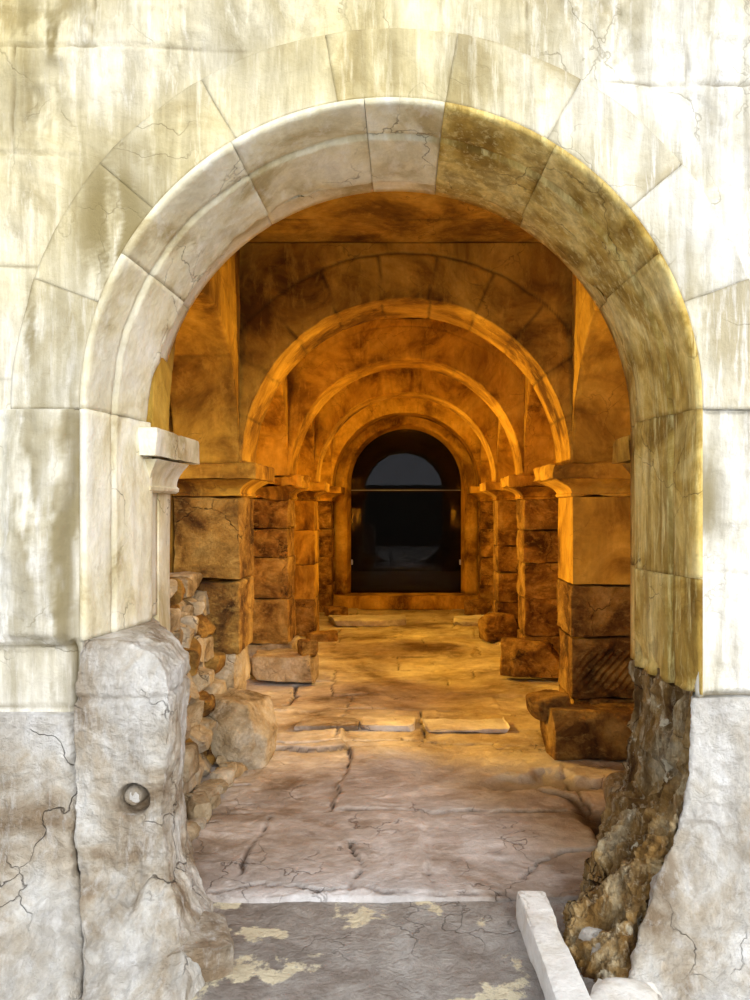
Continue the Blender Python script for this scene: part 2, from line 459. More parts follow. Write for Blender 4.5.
def ceiling():
    xs = np.arange(-1.8, 1.81, .03); ysg = np.arange(3.75, 13.7, .03)
    X, Y = np.meshgrid(xs, ysg, indexing='ij')
    P = np.stack([X, Y, np.full_like(X, HC)], -1)
    dj = np.full(X.shape, 9.)
    for y in np.arange(4.3, 13.6, .52): dj = np.minimum(dj, np.abs(Y + .02 * fbm(P, 2, 2, 4) - y))
    j = np.exp(-(dj / .007) ** 2)
    P[..., 2] += -.012 * fbm(P, 2.5, 4, 3) + .012 * j
    me = grid_mesh('ceiling', P, attr={'joint': j * .6}, flip=True, back=(0, 0, .2))
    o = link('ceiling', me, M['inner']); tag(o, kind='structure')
ceiling()

# ---- arch panels: semicircular opening in a rectangular wall piece, closed section
def arch_panel(name, rad, halfw, zs, ztop, t0, t1, orient, centre, seed, nv=11, ring=.30, rise=1.0, nth=200, jd=1., res=.03, amp=.008, extr=True):
    """orient 'x': opening in the x-z plane and t = y; 'y': opening in the y-z plane and t = x"""
    th = np.linspace(PI, 0, nth)
    # extra samples at the rectangle corners
    ca = math.atan2(ztop - zs, halfw); th = np.sort(np.append(th, [ca, PI - ca]))[::-1]
    c, s = np.cos(th), np.sin(th)
    Ro = np.minimum(halfw / np.maximum(np.abs(c), 1e-6), (ztop - zs) / np.maximum(s, 1e-6))
    Ri = rad * rise / np.sqrt((rise * c) ** 2 + s ** 2)
    Ro = np.maximum(Ro, Ri + .004)
    nr = 64; nt = max(6, int((t1 - t0) / res))
    e = .022
    prof = []                                   # (fraction outwards, extra inward radius, t)
    for f in np.linspace(1, 0, nr)[:-1]: prof.append((f, 0, t0))
    prof += [(0, .004, t0 + .004), (0, 0, t0 + e)] if False else [(0, e * .35, t0 + e * .02), (0, e * .05, t0 + e * .5)]
    for t in np.linspace(t0 + e, t1 - e, nt): prof.append((0, 0, t))
    for f in np.linspace(0, 1, 10): prof.append((f, 0, t1))
    for t in np.linspace(t1, t0, 4)[1:-1]: prof.append((1, 0, t))
    f = np.array([p[0] for p in prof]); t = np.array([p[2] for p in prof]); ex = np.array([p[1] for p in prof])
    r = Ri[:, None] + ex[None] + (Ro - Ri - 0.0)[:, None] * f[None]
    a = r * c[:, None]; z = zs + r * s[:, None]; T = np.broadcast_to(t[None], r.shape).copy()
    # grooves on the showing front face and on the soffit
    gr = np.zeros_like(r)
    W = np.stack([a * 1.0, T, z], -1)
    wv = fbm(W, 4, 3, seed) * .02
    for k in range(1, nv):
        an = PI * k / nv
        dd = np.abs(r * np.sin(th[:, None] - an + wv)) + np.where(np.cos(th[:, None] - an) > 0, 0, 9)
        gr = np.maximum(gr, np.exp(-(dd / .009) ** 2) * (r < Ri[:, None] + ring + .0))
    if extr:
        gr = np.maximum(gr, np.exp(-(np.abs(r + wv - Ri[:, None] - ring) / .009) ** 2))
    for zz in (zs + ring + rad + .08,):
        gr = np.maximum(gr, .6 * np.exp(-((z + wv - zz) / .009) ** 2) * (r > Ri[:, None] + ring))
    face = (np.arange(len(prof)) < nr + 1 + nt + 2)
    gr = gr * face[None] * jd
    if orient == 'x': P = np.stack([centre + a, T, z], -1)
    else: P = np.stack([T, centre + a, z], -1)
    fl = (orient == 'x')
    edge = np.exp(-((np.arange(len(prof)) - nr) / 2.2) ** 2)[None]
    def disp(Q):
        d = amp * fbm(Q, 4, 5, seed) - .014 * gr
        d = d - .012 * edge * smooth(-.1, .5, fbm(Q, 5, 4, seed + 5))
        thin = np.clip((Ro - Ri) / .1, .1, 1)[:, None]
        keep = np.where(np.arange(len(prof)) > nr + nt + 2, 0.2, 1)[None]
        return d * thin * keep
    return grid_mesh(name, P, cv=True, caps=True, disp=disp, flip=fl, attr={'joint': np.clip(gr * .75, 0, 1)})

SPR = 2.04
ordn = ['nearest', 'second', 'third', 'farthest']
for i in range(4):
    y0 = BAY1[i]; y1 = y0 + .55
    me = arch_panel('transverse_arch', 1.185, 1.205, SPR, HC - .005, y0, y1, 'x', 0., 10 + i, nv=11, ring=.34, jd=(.8, .3, .25, .2)[i])
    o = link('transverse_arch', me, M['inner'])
    tag(o, ['amber stone arch across the passage, nearest behind the pale entrance arch, cracked voussoirs showing',
            'second stone arch across the passage, between the nearest cross arch and the third',
            'third stone arch across the passage, just in front of the one around the glass door',
            'farthest stone arch across the passage, tight around the dark glass door'][i], 'arch', 'arches across the passage')
for s, nm in ((-1, 'left'), (1, 'right')):
    for i in range(4):
        c = (BAY0[i] + BAY1[i]) / 2
        hw0 = (BAY1[i] - BAY0[i]) / 2
        t0, t1 = (1.2, 1.675)
        # nave face must come first in the section
        me = arch_panel('side_arch', hw0, hw0 + .27, SPR, HC - .01, t0, t1, 'y', 0., 30 + i + 5 * (s > 0), nv=7, ring=.26, rise=1.12, nth=120, jd=.35)
        # mirror for the left side
        co = np.empty(len(me.vertices) * 3, np.float32); me.vertices.foreach_get('co', co); co = co.reshape(-1, 3)
        if s < 0: co[:, 0] *= -1
        co[:, 1] += c
        me.vertices.foreach_set('co', co.ravel())
        if s < 0: me.flip_normals()
        me.update()
        o = link('side_arch', me, M['inner'])
        tag(o, 'amber blind arch on the %s wall, %s' % (nm, ['just inside the entrance arch', 'in the second bay behind the nearest pier',
            'in the third bay', 'in the last bay before the glass door'][i]), 'arch', 'blind arches along the side walls')

# ---- end wall with round-headed surround and the glass door
def path_sweep(name, prof, rad, zc, zbot, cx=0., seed=0, amp=.005, n=72, joints=True):
    """prof: closed list of (extra radius, y); path runs up the left leg, round the arch and down the right leg"""
    pts = []
    for z in np.linspace(zbot, zc, 26)[:-1]: pts.append((PI, z))
    for a in np.linspace(PI, 0, n): pts.append((a, None))
    for z in np.linspace(zc, zbot, 26)[1:]: pts.append((0, z))
    P = np.zeros((len(pts), len(prof), 3))
    for i, (a, z) in enumerate(pts):
        for k, (dr, y) in enumerate(prof):
            rr = rad + dr
            P[i, k] = (cx + math.cos(a) * rr, y, (zc + math.sin(a) * rr) if z is None else z)
    return grid_mesh(name, P, cv=True, caps=True, disp=lambda Q: amp * fbm(Q, 3, 5, seed), flip=True)

def dense(pr, step=.04):
    out = []
    for (a, b), (c, d) in zip(pr, pr[1:] + pr[:1]):
        n = max(1, int(math.hypot(c - a, d - b) / step))
        for k in range(n): out.append((a + (c - a) * k / n, b + (d - b) * k / n))
    if len(out) % 2: out.append(out[-1][:])
    return out

sur = thing('door_surround', 'smooth amber round-headed stone surround framing the dark glass door', 'door frame', (0, 13.5, 0))
me = path_sweep('splayed_frame', dense([(.27, 13.46), (.08, 13.47), (.07, 13.50), (.055, 13.5), (0, 13.74), (.0, 13.78), (.27, 13.78)]), .945, 2.10, .235, seed=3, n=90)
o = link('splayed_frame', me, M['inner'], sur); o.location = (0, -13.5, 0)
me = block_mesh('sill', (2.5, .52, .225), .015, .04, .006, 5, 4); o = link('sill', me, M['inner'], sur, (0, .03, .1175))
# wall around the surround
def end_wall():
    P = []
    th = np.linspace(PI, 0, 80); outer = []
    me = arch_panel('wall_back', 1.17, 1.75, 2.10, HC, 13.5, 13.9, 'x', 0., 44, nv=9, ring=.3)
    o = link('wall_back', me, M['inner']); tag(o, kind='structure')
    for s in (-1, 1):
        b = block_mesh('wall_back_side', (.56, .4, 2.10), .01, .06, .006, 4, 3 + s)
        q = link('wall_back_side', b, M['inner'], None, (s * 1.47, 13.7, 1.05)); tag(q, kind='structure')
end_wall()

door = bpy.data.objects.new('door_1', None); C.objects.link(door); door.location = (0, 13.8, .235); tag(door, kind='structure')
def pane_mesh(w, hleg, rad, t):
    import bmesh
    bm = bmesh.new()
    pts = [(-w, 0), (w, 0)] + [(w * math.cos(a), hleg + rad * math.sin(a)) for a in np.linspace(0, PI, 41)]
    f = [bm.verts.new((x, 0, z)) for x, z in pts]; b = [bm.verts.new((x, t, z)) for x, z in pts]
    bm.faces.new(f); bm.faces.new(b[::-1]); n = len(pts)
    for i in range(n): bm.faces.new([f[i], b[i], b[(i + 1) % n], f[(i + 1) % n]])
    bmesh.ops.recalc_face_normals(bm, faces=bm.faces)
    me = bpy.data.meshes.new('glass_pane'); bm.to_mesh(me); bm.free(); return me
link('glass_pane', pane_mesh(.955, 1.865, .955, .012), M['glass'], door)
tb = block_mesh('transom_bar', (1.9, .012, .008), .003, .05, 0, 1); link('transom_bar', tb, M['metal'], door, (0, -.012, 1.76))
for s in (-1, 1):
    hb = block_mesh('hinge', (.05, .04, .09), .006, .03, 0, 1); link('hinge', hb, M['metal'], door, (s * .94, -.02, .52))
# dark room beyond the glass
def box(name, size, loc, mat, seed=1.):
    o = link(name, block_mesh(name, size, .01, .2, .004, 3, seed), mat, None, loc); return tag(o, kind='structure')
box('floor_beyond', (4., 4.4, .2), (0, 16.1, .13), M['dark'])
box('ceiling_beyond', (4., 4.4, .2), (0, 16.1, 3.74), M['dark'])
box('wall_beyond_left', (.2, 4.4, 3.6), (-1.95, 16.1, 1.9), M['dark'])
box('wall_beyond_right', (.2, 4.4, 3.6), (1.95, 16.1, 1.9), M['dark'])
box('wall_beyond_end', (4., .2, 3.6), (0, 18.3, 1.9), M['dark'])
# unseen wall added behind the camera to darken the reflection in the door glass
box('wall_yard_added', (9., .5, 2.7), (0, -7.1, 1.25), M['shade'])

# ================================================================ PIERS
def loft_rect(name, levels, x0, x1, y0, y1, seed, amp=.004, chip=.012, n=16, inner_side=1):
    """levels [(z, overhang)]; overhang grows towards the passage (inner_side) and both y ends"""
    P = []
    for (z, ov) in levels:
        xa = (x0 - ov, x1) if inner_side > 0 else (x0, x1 + ov)
        ya = (y0 - ov, y1 + ov)
        cor = [(xa[0], ya[0]), (xa[1], ya[0]), (xa[1], ya[1]), (xa[0], ya[1])]
        ring = []
        for (a, b), (c, d) in zip(cor, cor[1:] + cor[:1]):
            for k in range(n): ring.append((a + (c - a) * k / n, b + (d - b) * k / n, z))
        P.append(ring)
    P = np.array(P)
    def disp(Q):
        return amp * fbm(Q, 9, 4, seed) - chip * smooth(.1, .6, fbm(Q, 5, 4, seed + 2))
    return grid_mesh(name, P, cv=True, caps=True, disp=disp, flip=True, sharp=30)

def pier(s, y0, label, courses, seed, dep=.55, xin=1.2, xout=1.68, capamp=.004, capchip=.012, over=.14, broken=None, capmat='inner'):
    p = thing('stone_pier', label, 'pier', (s * (xin + xout) / 2, y0 + dep / 2, 0), group='piers along the passage')
    cx = s * (xin + xout) / 2; cy = y0 + dep / 2
    rnd = random.Random(seed)
    for k, c in enumerate(courses):
        z0, z1, mat, amp, chip = c[:5]
        dx = c[5] if len(c) > 5 else rnd.uniform(-.006, .006)          # how far the course reaches into the passage
        st = c[6] if len(c) > 6 else None
        w = xout - xin + dx
        me = block_mesh('course_block', (w, dep + rnd.uniform(-.01, .01), z1 - z0 - .001), .006 + chip * .22, .02 if st is None else .008, amp, 5.5, seed + k * 1.7, chip=chip, streak=st)
        q = link('course_block', me, M[mat], p, (s * ((xin - dx + xout) / 2) - cx, 0, (z0 + z1) / 2))
        if len(c) > 7: q['label'] = c[7]
    e = over
    xa, xb = (xin, xout) if s > 0 else (-xout, -xin)
    lv = [(1.80, .0)]
    lv += [(1.805, .012), (1.82, .014), (1.828, .006)]
    for t in np.linspace(0, 1, 7): lv.append((1.832 + .09 * t, .008 + (e * .78) * (1 - math.cos(t * PI / 2))))
    capi = bpy.data.objects.new('impost', None); 
    me = loft_rect('moulding', lv, xa - cx, xb - cx, -dep / 2, dep / 2, seed + 20, capamp, capchip * .6, 14, s)
    link('moulding', me, M[capmat], p)
    lv = [(1.926, e * .8), (1.928, e), (1.96, e), (2.0, e), (2.03, e), (2.038, e * .93)]
    me = loft_rect('abacus', lv, xa - cx, xb - cx, -dep / 2, dep / 2, seed + 30, capamp * 1.4, capchip, 20, s)
    link('abacus', me, M[capmat], p)
    bpy.data.objects.remove(capi)
    return p

def carved(P, N):                                   # diagonal tooling on the block front
    m = smooth(.35, .9, -N[:, 1]) * smooth(-.26, -.1, P[:, 0]) * smooth(-.22, -.08, P[:, 2]) * (1 - smooth(.10, .16, P[:, 2]))
    w = np.sin((P[:, 0] * 1.0 - P[:, 2] * .85 + .02 * fbm(P, 6, 3, 3)) * 2 * PI / .062)
    return m * .016 * w

Y2, Y3, Y4, Y5 = BAY1
pier(-1, Y2, 'nearest pier on the left, patched amber blocks with a dark crack across its middle', [
    (0, .36, 'rubble', .03, .03, -.05), (.36, .66, 'rubble', .03, .035, -.03), (.66, 1.18, 'rough', .014, .045, 0.), (1.20, 1.80, 'rough', .012, .02, .0)], 1)
pier(1, Y2, 'nearest pier on the right, smooth upper panel over a block tooled with diagonal grooves', [
    (0, .34, 'rough', .03, .03), (.34, .78, 'rough', .010, .02, .005, carved, 'block tooled with diagonal grooves'), (.79, 1.16, 'rough', .022, .02, .01), (1.165, 1.80, 'inner', .004, .004, .0)], 2,
    over=.17, capchip=.035, capamp=.012)
pier(-1, Y3, 'second pier on the left, five rough brown courses under a broken impost', [
    (0, .32, 'rubble', .02, .03, .04), (.32, .78, 'rough', .02, .02), (.78, 1.2, 'rough', .014, .02), (1.2, 1.5, 'rough', .014, .02), (1.5, 1.80, 'rough', .02, .02)], 3,
    capamp=.04, capchip=.07)
pier(1, Y3, 'second pier on the right, rough brown courses standing on a rounded foot stone', [
    (0, .4, 'rough', .02, .02), (.4, .78, 'rough', .02, .02), (.78, 1.15, 'rough', .016, .02), (1.15, 1.48, 'rough', .016, .02), (1.48, 1.80, 'rough', .012, .02)], 4, over=.17, capchip=.03, capamp=.012)
pier(-1, Y4, 'third pier on the left, yellowish blocks with small square holes below a ragged impost', [
    (0, .5, 'rough', .02, .02), (.5, .95, 'inner', .012, .02), (.95, 1.4, 'inner', .012, .02), (1.4, 1.80, 'inner', .012, .02)], 5, capamp=.03, capchip=.05)
pier(1, Y4, 'third pier on the right, dark courses with a bright edge above a small boulder', [
    (0, .45, 'rough', .02, .02), (.45, .85, 'rough', .02, .02), (.85, 1.2, 'rough', .012, .02), (1.2, 1.80, 'rough', .012, .02)], 6, over=.17)
pier(-1, Y5, 'farthest pier on the left, narrow dark stack beside the glass door surround', [
    (0, .45, 'rough', .03, .02), (.45, .9, 'rough', .02, .02), (.9, 1.35, 'rough', .02, .02), (1.35, 1.80, 'rough', .012, .02)], 7, over=.17)
pier(1, Y5, 'farthest pier on the right, narrow dark stack beside the glass door surround', [
    (0, .45, 'rough', .03, .02), (.45, .9, 'rough', .02, .02), (.9, 1.35, 'rough', .02, .02), (1.35, 1.80, 'rough', .012, .02)], 8, over=.17)

# ================================================================ ENTRANCE ARCH
arch = thing('entrance_arch', 'great pale round entrance arch of wedge stones set in the white front wall', 'arch', (AX, YF, AZ))
RV = 1.262
def ring_profile():
    pr = [(RV, YF - .010)]
    for r in np.linspace(RV, AR + .010, 4)[1:]: pr.append((r, YF - .012))
    pr += [(AR + .003, YF - .004), (AR, YF + .006)]
    for y in np.linspace(YF + .02, 3.43, 10): pr.append((AR - .03 * (y - YF) / .2, y))
    pr += [(AR - .022, 3.437), (AR - .022, 3.447), (AR - .040, 3.453)]
    for t in np.linspace(0, 1, 18)[1:]: pr.append((AR - .04 + (1.145 - AR + .04) * t, 3.453 + (3.80 - 3.453) * t))
    pr += [(1.150, 3.812), (1.19, 3.82)]
    for y in np.linspace(3.84, 4.03, 5): pr.append((1.19, y))
    for r in np.linspace(1.19, 1.54, 6)[1:]: pr.append((r, 4.03))
    for y in np.linspace(4.03, 3.55, 8)[1:]: pr.append((1.54, y))
    for r in np.linspace(1.54, RV, 6)[1:]: pr.append((r, 3.55))
    for y in np.linspace(3.55, YF, 6)[1:-1]: pr.append((RV, y))
    if len(pr) % 2: pr.append((RV, YF + .02))
    return np.array(pr)
def ring_stone(a0, a1, seed, mat, g=.0008):
    pr = ring_profile(); n = max(24, int((a1 - a0) * -1 / .016))
    th = np.linspace(a0 - g, a1 + g, n)
    e = np.minimum(np.arange(n), n - 1 - np.arange(n)); rnd_ = .003 * np.exp(-e / .5)
    P = np.zeros((n, len(pr), 3)); ctr = np.array([1.38, 3.7])
    for i, a in enumerate(th):
        q = pr + (ctr - pr) / np.linalg.norm(ctr - pr, axis=1, keepdims=True) * rnd_[i]
        P[i, :, 0] = np.cos(a) * q[:, 0]; P[i, :, 1] = q[:, 1] - YF; P[i, :, 2] = np.sin(a) * q[:, 0]
    fr = ((pr[:, 1] < 3.81) & (pr[:, 0] < 1.255)).astype(float)
    chipk = np.exp(-((pr[:, 1] - 3.80) / .03) ** 2) * (pr[:, 0] < 1.2)
    def disp(Q):
        d = .008 * fbm(Q, 2.6, 6, 2.2, .6) * fr[None] + .006 * ridged(Q, 4, 4, 1.) * fr[None] + .003 * fbm(Q, 14, 3, seed) * fr[None]
        return d - .03 * chipk[None] * smooth(.1, .5, fbm(Q, 5, 3, 3.3))
    return link('archivolt_stone', grid_mesh('archivolt_stone', P, cv=True, caps=True, disp=disp, flip=True), mat, arch)
cuts = [180, 150, 121, 95, 80, 58, 30, 0]
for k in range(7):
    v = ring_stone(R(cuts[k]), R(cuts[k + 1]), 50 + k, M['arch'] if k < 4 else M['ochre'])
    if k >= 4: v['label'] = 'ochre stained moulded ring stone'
def voussoir(a0, a1, seed):
    g = -.0004; nt, nr = 40, 24
    th = np.linspace(a0 - g, a1 + g, nt); rr = np.linspace(RV + .001, 1.545, nr)
    prof = [(r, 0.) for r in rr[::-1]] + [(RV + .001, y) for y in (.08, .16, .24)] + [(r, .28) for r in np.linspace(RV + .001, 1.545, 5)] + [(1.545, y) for y in (.2, .1)]
    if len(prof) % 2: prof.append((1.545, .05))
    pr = np.array(prof)
    P = np.zeros((nt, len(pr), 3))
    P[..., 0] = np.cos(th)[:, None] * pr[None, :, 0]; P[..., 1] = pr[None, :, 1] - .006; P[..., 2] = np.sin(th)[:, None] * pr[None, :, 0]
    j = np.arange(len(pr)); front = (j < nr).astype(float)
    ed = np.minimum.reduce([np.broadcast_to(np.minimum(np.arange(nt), nt - 1 - np.arange(nt))[:, None], P.shape[:2]), np.broadcast_to(np.where(j < nr, np.minimum(j, nr - 1 - j + 3), 9)[None], P.shape[:2])])
    def disp(Q): return (.009 * fbm(Q, 3.2, 6, 4, .58) + .003 * fbm(Q, 9, 3, seed)) * front[None] - .003 * np.exp(-ed / .6) * front[None]
    jt = np.exp(-ed / .45) * .28 * front[None] * smooth(-.4, .2, fbm(P, 4, 3, seed))
    W = P + np.array([AX, 0, AZ])
    return link('voussoir', grid_mesh('voussoir', P, cv=True, caps=True, disp=disp, flip=True, attr={'joint': jt, 'stain': stain_of(W[..., 0], W[..., 2]) * front[None], 'tint': tint_of(W[..., 0], W[..., 2])}), M['facade'], arch)
for k in range(9): voussoir(PI - k * PI / 9, PI - (k + 1) * PI / 9, 70 + k)

def jamb(s, label, zb, mat, seed, pieces):
    j = thing('entrance_jamb', label, 'jamb', (AX + s * 1.38, YF, zb), group='jambs of the entrance')
    pr = ring_profile()
    fr = ((pr[:, 1] < 3.81) & (pr[:, 0] < 1.255)).astype(float)
    for n_, (z0, z1) in enumerate(pieces):
        zz = np.linspace(z0 + .001, z1 - .001, max(10, int((z1 - z0) / .02)))
        P = np.zeros((len(zz), len(pr), 3))
        P[..., 0] = AX + s * pr[None, :, 0]; P[..., 1] = pr[None, :, 1]; P[..., 2] = zz[:, None]
        def disp(Q):
            W = Q + np.array([0, 0, zb])
            d = .008 * fbm(Q * [1, 1, .5], 3, 5, 2.2, .6) * fr[None] + .006 * fbm(Q * [3, 3, .5], 6, 4, seed) * fr[None]
            if s > 0 and n_ == len(pieces) - 1:      # ragged broken lower end
                d = d - .05 * smooth(zb + .2, zb, W[..., 2]) * smooth(-.3, .4, fbm(Q, 7, 4, 3)) * fr[None]
            return d
        me = grid_mesh('shaft_block', P - np.array(j.location)[None, None], cv=True, caps=True, disp=disp, flip=(s < 0))
        link('shaft_block', me, mat, j)
    return j
jl = jamb(-1, 'pale streaked left jamb of the entrance, carrying a square projecting impost', 1.19, M['arch'], 60, [(1.19, 2.13)])
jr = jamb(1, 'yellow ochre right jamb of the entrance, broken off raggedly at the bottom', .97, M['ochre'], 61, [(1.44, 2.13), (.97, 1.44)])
# the thickness of the front wall around the arch
me = arch_panel('wall_front_core', 1.56, 1.75, AZ, 4.6, 3.37, 4.0, 'x', AX, 45, nv=9, ring=.3)
tag(link('wall_front_core', me, M['inner']), kind='structure')
for s in (-1, 1):
    me = block_mesh('wall_front_core', (1.55, .63, 4.6), .01, .2, .004, 3, 4)
    tag(link('wall_front_core', me, M['inner'], None, (AX + s * 2.34, 3.685, 2.3)), kind='structure')
# impost on the left jamb (whole) and the stump of the right one
def impost(parent, s, y0, y1, xin, label, mat):
    L0 = parent.location
    lv = [(1.80, .0), (1.81, .012), (1.825, .014), (1.835, .004)]
    for t in np.linspace(0, 1, 7): lv.append((1.84 + .115 * t, .004 + .052 * (1 - math.cos(t * PI / 2))))
    xa, xb = (xin, 1.3) if s > 0 else (-1.3, -xin)
    pp = link('impost', loft_rect('impost', [(1.962, .06), (1.965, .075), (2.0, .075), (2.07, .075), (2.092, .072), (2.098, .06)], xa - L0.x, xb - L0.x, y0 + .08 - L0.y, y1 - .08 - L0.y, 71, .005, .012, 18, s), mat, parent)
    pp.location.z = -L0.z
    q = link('moulding', loft_rect('moulding', lv, xa - L0.x, xb - L0.x, y0 + .12 - L0.y, y1 - .2 - L0.y, 72, .003, .006, 16, s), mat, pp)
    pp['label'] = label
impost(jl, -1, 3.66, 4.42, 1.215, 'square white impost block', M['arch'])
impost(jr, 1, 4.06, 4.40, 1.205, 'short amber impost stump', M['inner'])
for s, mt in ((-1, M['arch']), (1, M['inner'])):            # the reveal behind each jamb that carries the first side arch
    me = block_mesh('reveal_block', (.4, .2, 2.04), .01, .03, .006, 4, 8 + s)
    p = link('reveal_pillar', me, mt, None, (s * 1.44, 4.12, 1.02))
    tag(p, 'plain narrow stone reveal behind the %s jamb of the entrance' % ('left' if s < 0 else 'right'), 'pillar', 'reveals behind the jambs')

# ================================================================ LEFT PEDESTAL BELOW THE JAMB
def sheet_rows(name, rows, mat, ncol=60, nrow=120, disp=None, back=None, parent=None, loc=(0, 0, 0)):
    """rows: [(z, [(x,y)...])] plan polylines closed; interpolated upwards, one closed ring per level"""
    zs = [r[0] for r in rows]; npt = len(rows[0][1])
    arr = np.array([r[1] for r in rows], float)             # (rows, npt, 2)
    zz = np.linspace(zs[0], zs[-1], nrow)
    A = np.zeros((nrow, npt, 2))
    for k in range(npt):
        for c in range(2): A[:, k, c] = np.interp(zz, zs, arr[:, k, c])
    out = np.zeros((nrow, ncol, 3))
    for i in range(nrow):
        q = np.vstack([A[i], A[i][:1]]); l = np.r_[0, np.cumsum(np.hypot(*np.diff(q, axis=0).T))]
        t = np.linspace(0, l[-1], ncol, endpoint=False)
        out[i, :, 0] = np.interp(t, l, q[:, 0]); out[i, :, 1] = np.interp(t, l, q[:, 1]); out[i, :, 2] = zz[i]
    return grid_mesh(name, out, cv=True, caps=True, disp=disp, flip=True, loc=loc)

ped = thing('jamb_pedestal', 'big white weathered pedestal under the left jamb with a round socket hole in its face', 'pedestal', (-1.1, 3.3, 0))
# plan: counter-clockwise seen from above: front-left, front-right, inner right, back right, back left
def plan(xl, xf, yf, xr, ym, yb): return [(xl, yf), (xf, yf), (xr, ym), (xr - .04, ym + .25), (min(-1.22, xr - .2), 3.95), (xl, yb)]
rows = [(-.05, plan(-1.12, -.76, 2.74, -.74, 3.02, 4.1)), (.05, plan(-1.155, -.78, 2.84, -.76, 3.08, 4.1)), (.14, plan(-1.20, -.83, 2.95, -.82, 3.14, 4.1)), (.30, plan(-1.27, -.92, 3.10, -.91, 3.24, 4.1)),
        (.55, plan(-1.29, -.97, 3.13, -.95, 3.27, 4.1)), (.95, plan(-1.30, -.93, 3.14, -.92, 3.28, 4.1)), (1.08, plan(-1.30, -.95, 3.16, -.93, 3.3, 4.1)),
        (1.15, plan(-1.29, -1.0, 3.19, -1.0, 3.33, 4.1)), (1.19, plan(-1.28, -1.10, 3.22, -1.10, 3.38, 4.05))]
HX, HZ = fx(136, 3.15), fz(797, 3.15)
def dped(Q):
    z = Q[..., 2]
    d = .035 * fbm(Q * [1, 1, .6], 3, 6, 3.1, .6) + .014 * ridged(Q * [1.4, 1, .6], 7, 4, 2) * smooth(1.0, .7, z) + .007 * ridged(Q, 19, 3, 7)
    d = d - .05 * np.exp(-(np.abs(z + .02 * fbm(Q, 5, 3, 2) - .985) / .012) ** 2) * .35
    fr = Q[..., 1] < 3.2
    rr = np.hypot(Q[..., 0] - HX, Q[..., 2] - HZ)
    d = np.where(fr, d - .10 * smooth(.066, .054, rr) + .07 * smooth(.044, .034, np.hypot(Q[..., 0] - HX + .012, Q[..., 2] - HZ - .002)), d)
    d = d - np.where(fr, .05 * smooth(.10, .03, np.hypot((Q[..., 0] - fx(125, 3.1)) * 1.0, (Q[..., 2] - fz(885, 3.1)))) * smooth(-.2, .3, fbm(Q, 9, 3, 5)), 0)
    return d
me = sheet_rows('pedestal_body', rows, None, 520, 280, dped, loc=(-1.1, 3.3, 0))
link('pedestal_body', me, M['weather'], ped)
me = block_mesh('socket_plug', (.05, .03, .055), .02, .012, .006, 14, 3)
link('socket_plug', me, M['weather'], ped, (HX + 1.1 - .008, 3.165 - 3.3, HZ))

# wall foot left of the pedestal
foot = link('wall_foot', sheet_rows('wall_foot', [(-.05, plan(-2.6, -1.18, 2.78, -1.15, 2.82, 3.4)), (.12, plan(-2.6, -1.24, 2.96, -1.21, 3.0, 3.4)), (.3, plan(-2.6, -1.31, 3.1, -1.29, 3.15, 3.4)), (.62, plan(-2.6, -1.34, 3.17, -1.31, 3.2, 3.4)), (.9, plan(-2.6, -1.36, 3.2, -1.33, 3.23, 3.4))],
     None, 260, 120, lambda Q: .035 * fbm(Q, 4, 6, 6.1, .6) + .015 * ridged(Q, 6, 4, 8) + .007 * ridged(Q, 17, 3, 7), loc=(-2., 3.2, 0)), M['weather'], None, (-2., 3.2, 0))
tag(foot, 'rough pinkish white stone footing at the lower left, beside the pedestal with the socket hole', 'footing')

# ================================================================ BROKEN RIGHT SIDE
def planr(xf, yf, xi, yi, xb): return [(xi, yi), (xf, yf), (1.25, yf + .08), (1.5, 3.44), (1.5, 4.0), (xb, 4.0)]
rows = [(-.05, planr(.70, 2.80, .60, 3.05, .98)), (.06, planr(.78, 2.94, .66, 3.22, .98)), (.14, planr(.86, 3.04, .72, 3.34, 1.0)), (.24, planr(.93, 3.10, .82, 3.42, 1.02)), (.36, planr(.99, 3.15, .96, 3.52, 1.06)),
        (.46, planr(1.06, 3.19, 1.06, 3.6, 1.12)), (.60, planr(1.13, 3.23, 1.10, 3.62, 1.14)), (.80, planr(1.165, 3.27, 1.10, 3.65, 1.14)), (.96, planr(1.17, 3.28, 1.10, 3.66, 1.14)), (.99, planr(1.19, 3.29, 1.13, 3.68, 1.15))]
def dbr(Q):
    inner = smooth(1.22, 1.12, Q[..., 0])
    d = .03 * fbm(Q, 3.5, 5, 5.5) + inner * (.05 * ridged(Q * [1.2, 1.2, .3], 8, 4, 4) + .028 * ridged(Q * [1.3, 1.3, .3], 19, 3, 6))
    d = d - .05 * inner * smooth(.1, .5, fbm(Q, 5, 4, 8)) - .03 * inner
    return d
bj = thing('broken_masonry', 'jagged broken masonry edge below the ochre right jamb, flaring out to the floor', 'masonry', (1.1, 3.5, 0))
me = sheet_rows('masonry_core', rows, None, 520, 320, dbr, loc=(1.1, 3.5, 0))
me.set_sharp_from_angle(angle=R(40))
link('masonry_core', me, M['core'], bj)
# white facing slab in front of the core
rows = []
for z, x, y in ((-.05, .74, 2.70), (.05, .80, 2.84), (.15, .87, 2.97), (.25, .94, 3.05), (.36, 1.01, 3.11), (.50, 1.10, 3.17), (.60, 1.13, 3.19), (.75, 1.15, 3.22), (.955, 1.165, 3.25)):
    rows.append((z, [(x, y), (2.6, y), (2.6, 3.4), (x + .14, 3.4), (x + .05, y + .1)]))
me = sheet_rows('facing', rows, None, 320, 130, lambda Q: .028 * fbm(Q, 4, 6, 9.1, .6) + .016 * ridged(Q, 7, 4, 3) * smooth(1., .5, Q[..., 2]) + .008 * ridged(Q, 17, 3, 7), loc=(1.1, 3.5, 0))
f = link('facing', me, M['weather'], bj); f['label'] = 'rough white plastered face'

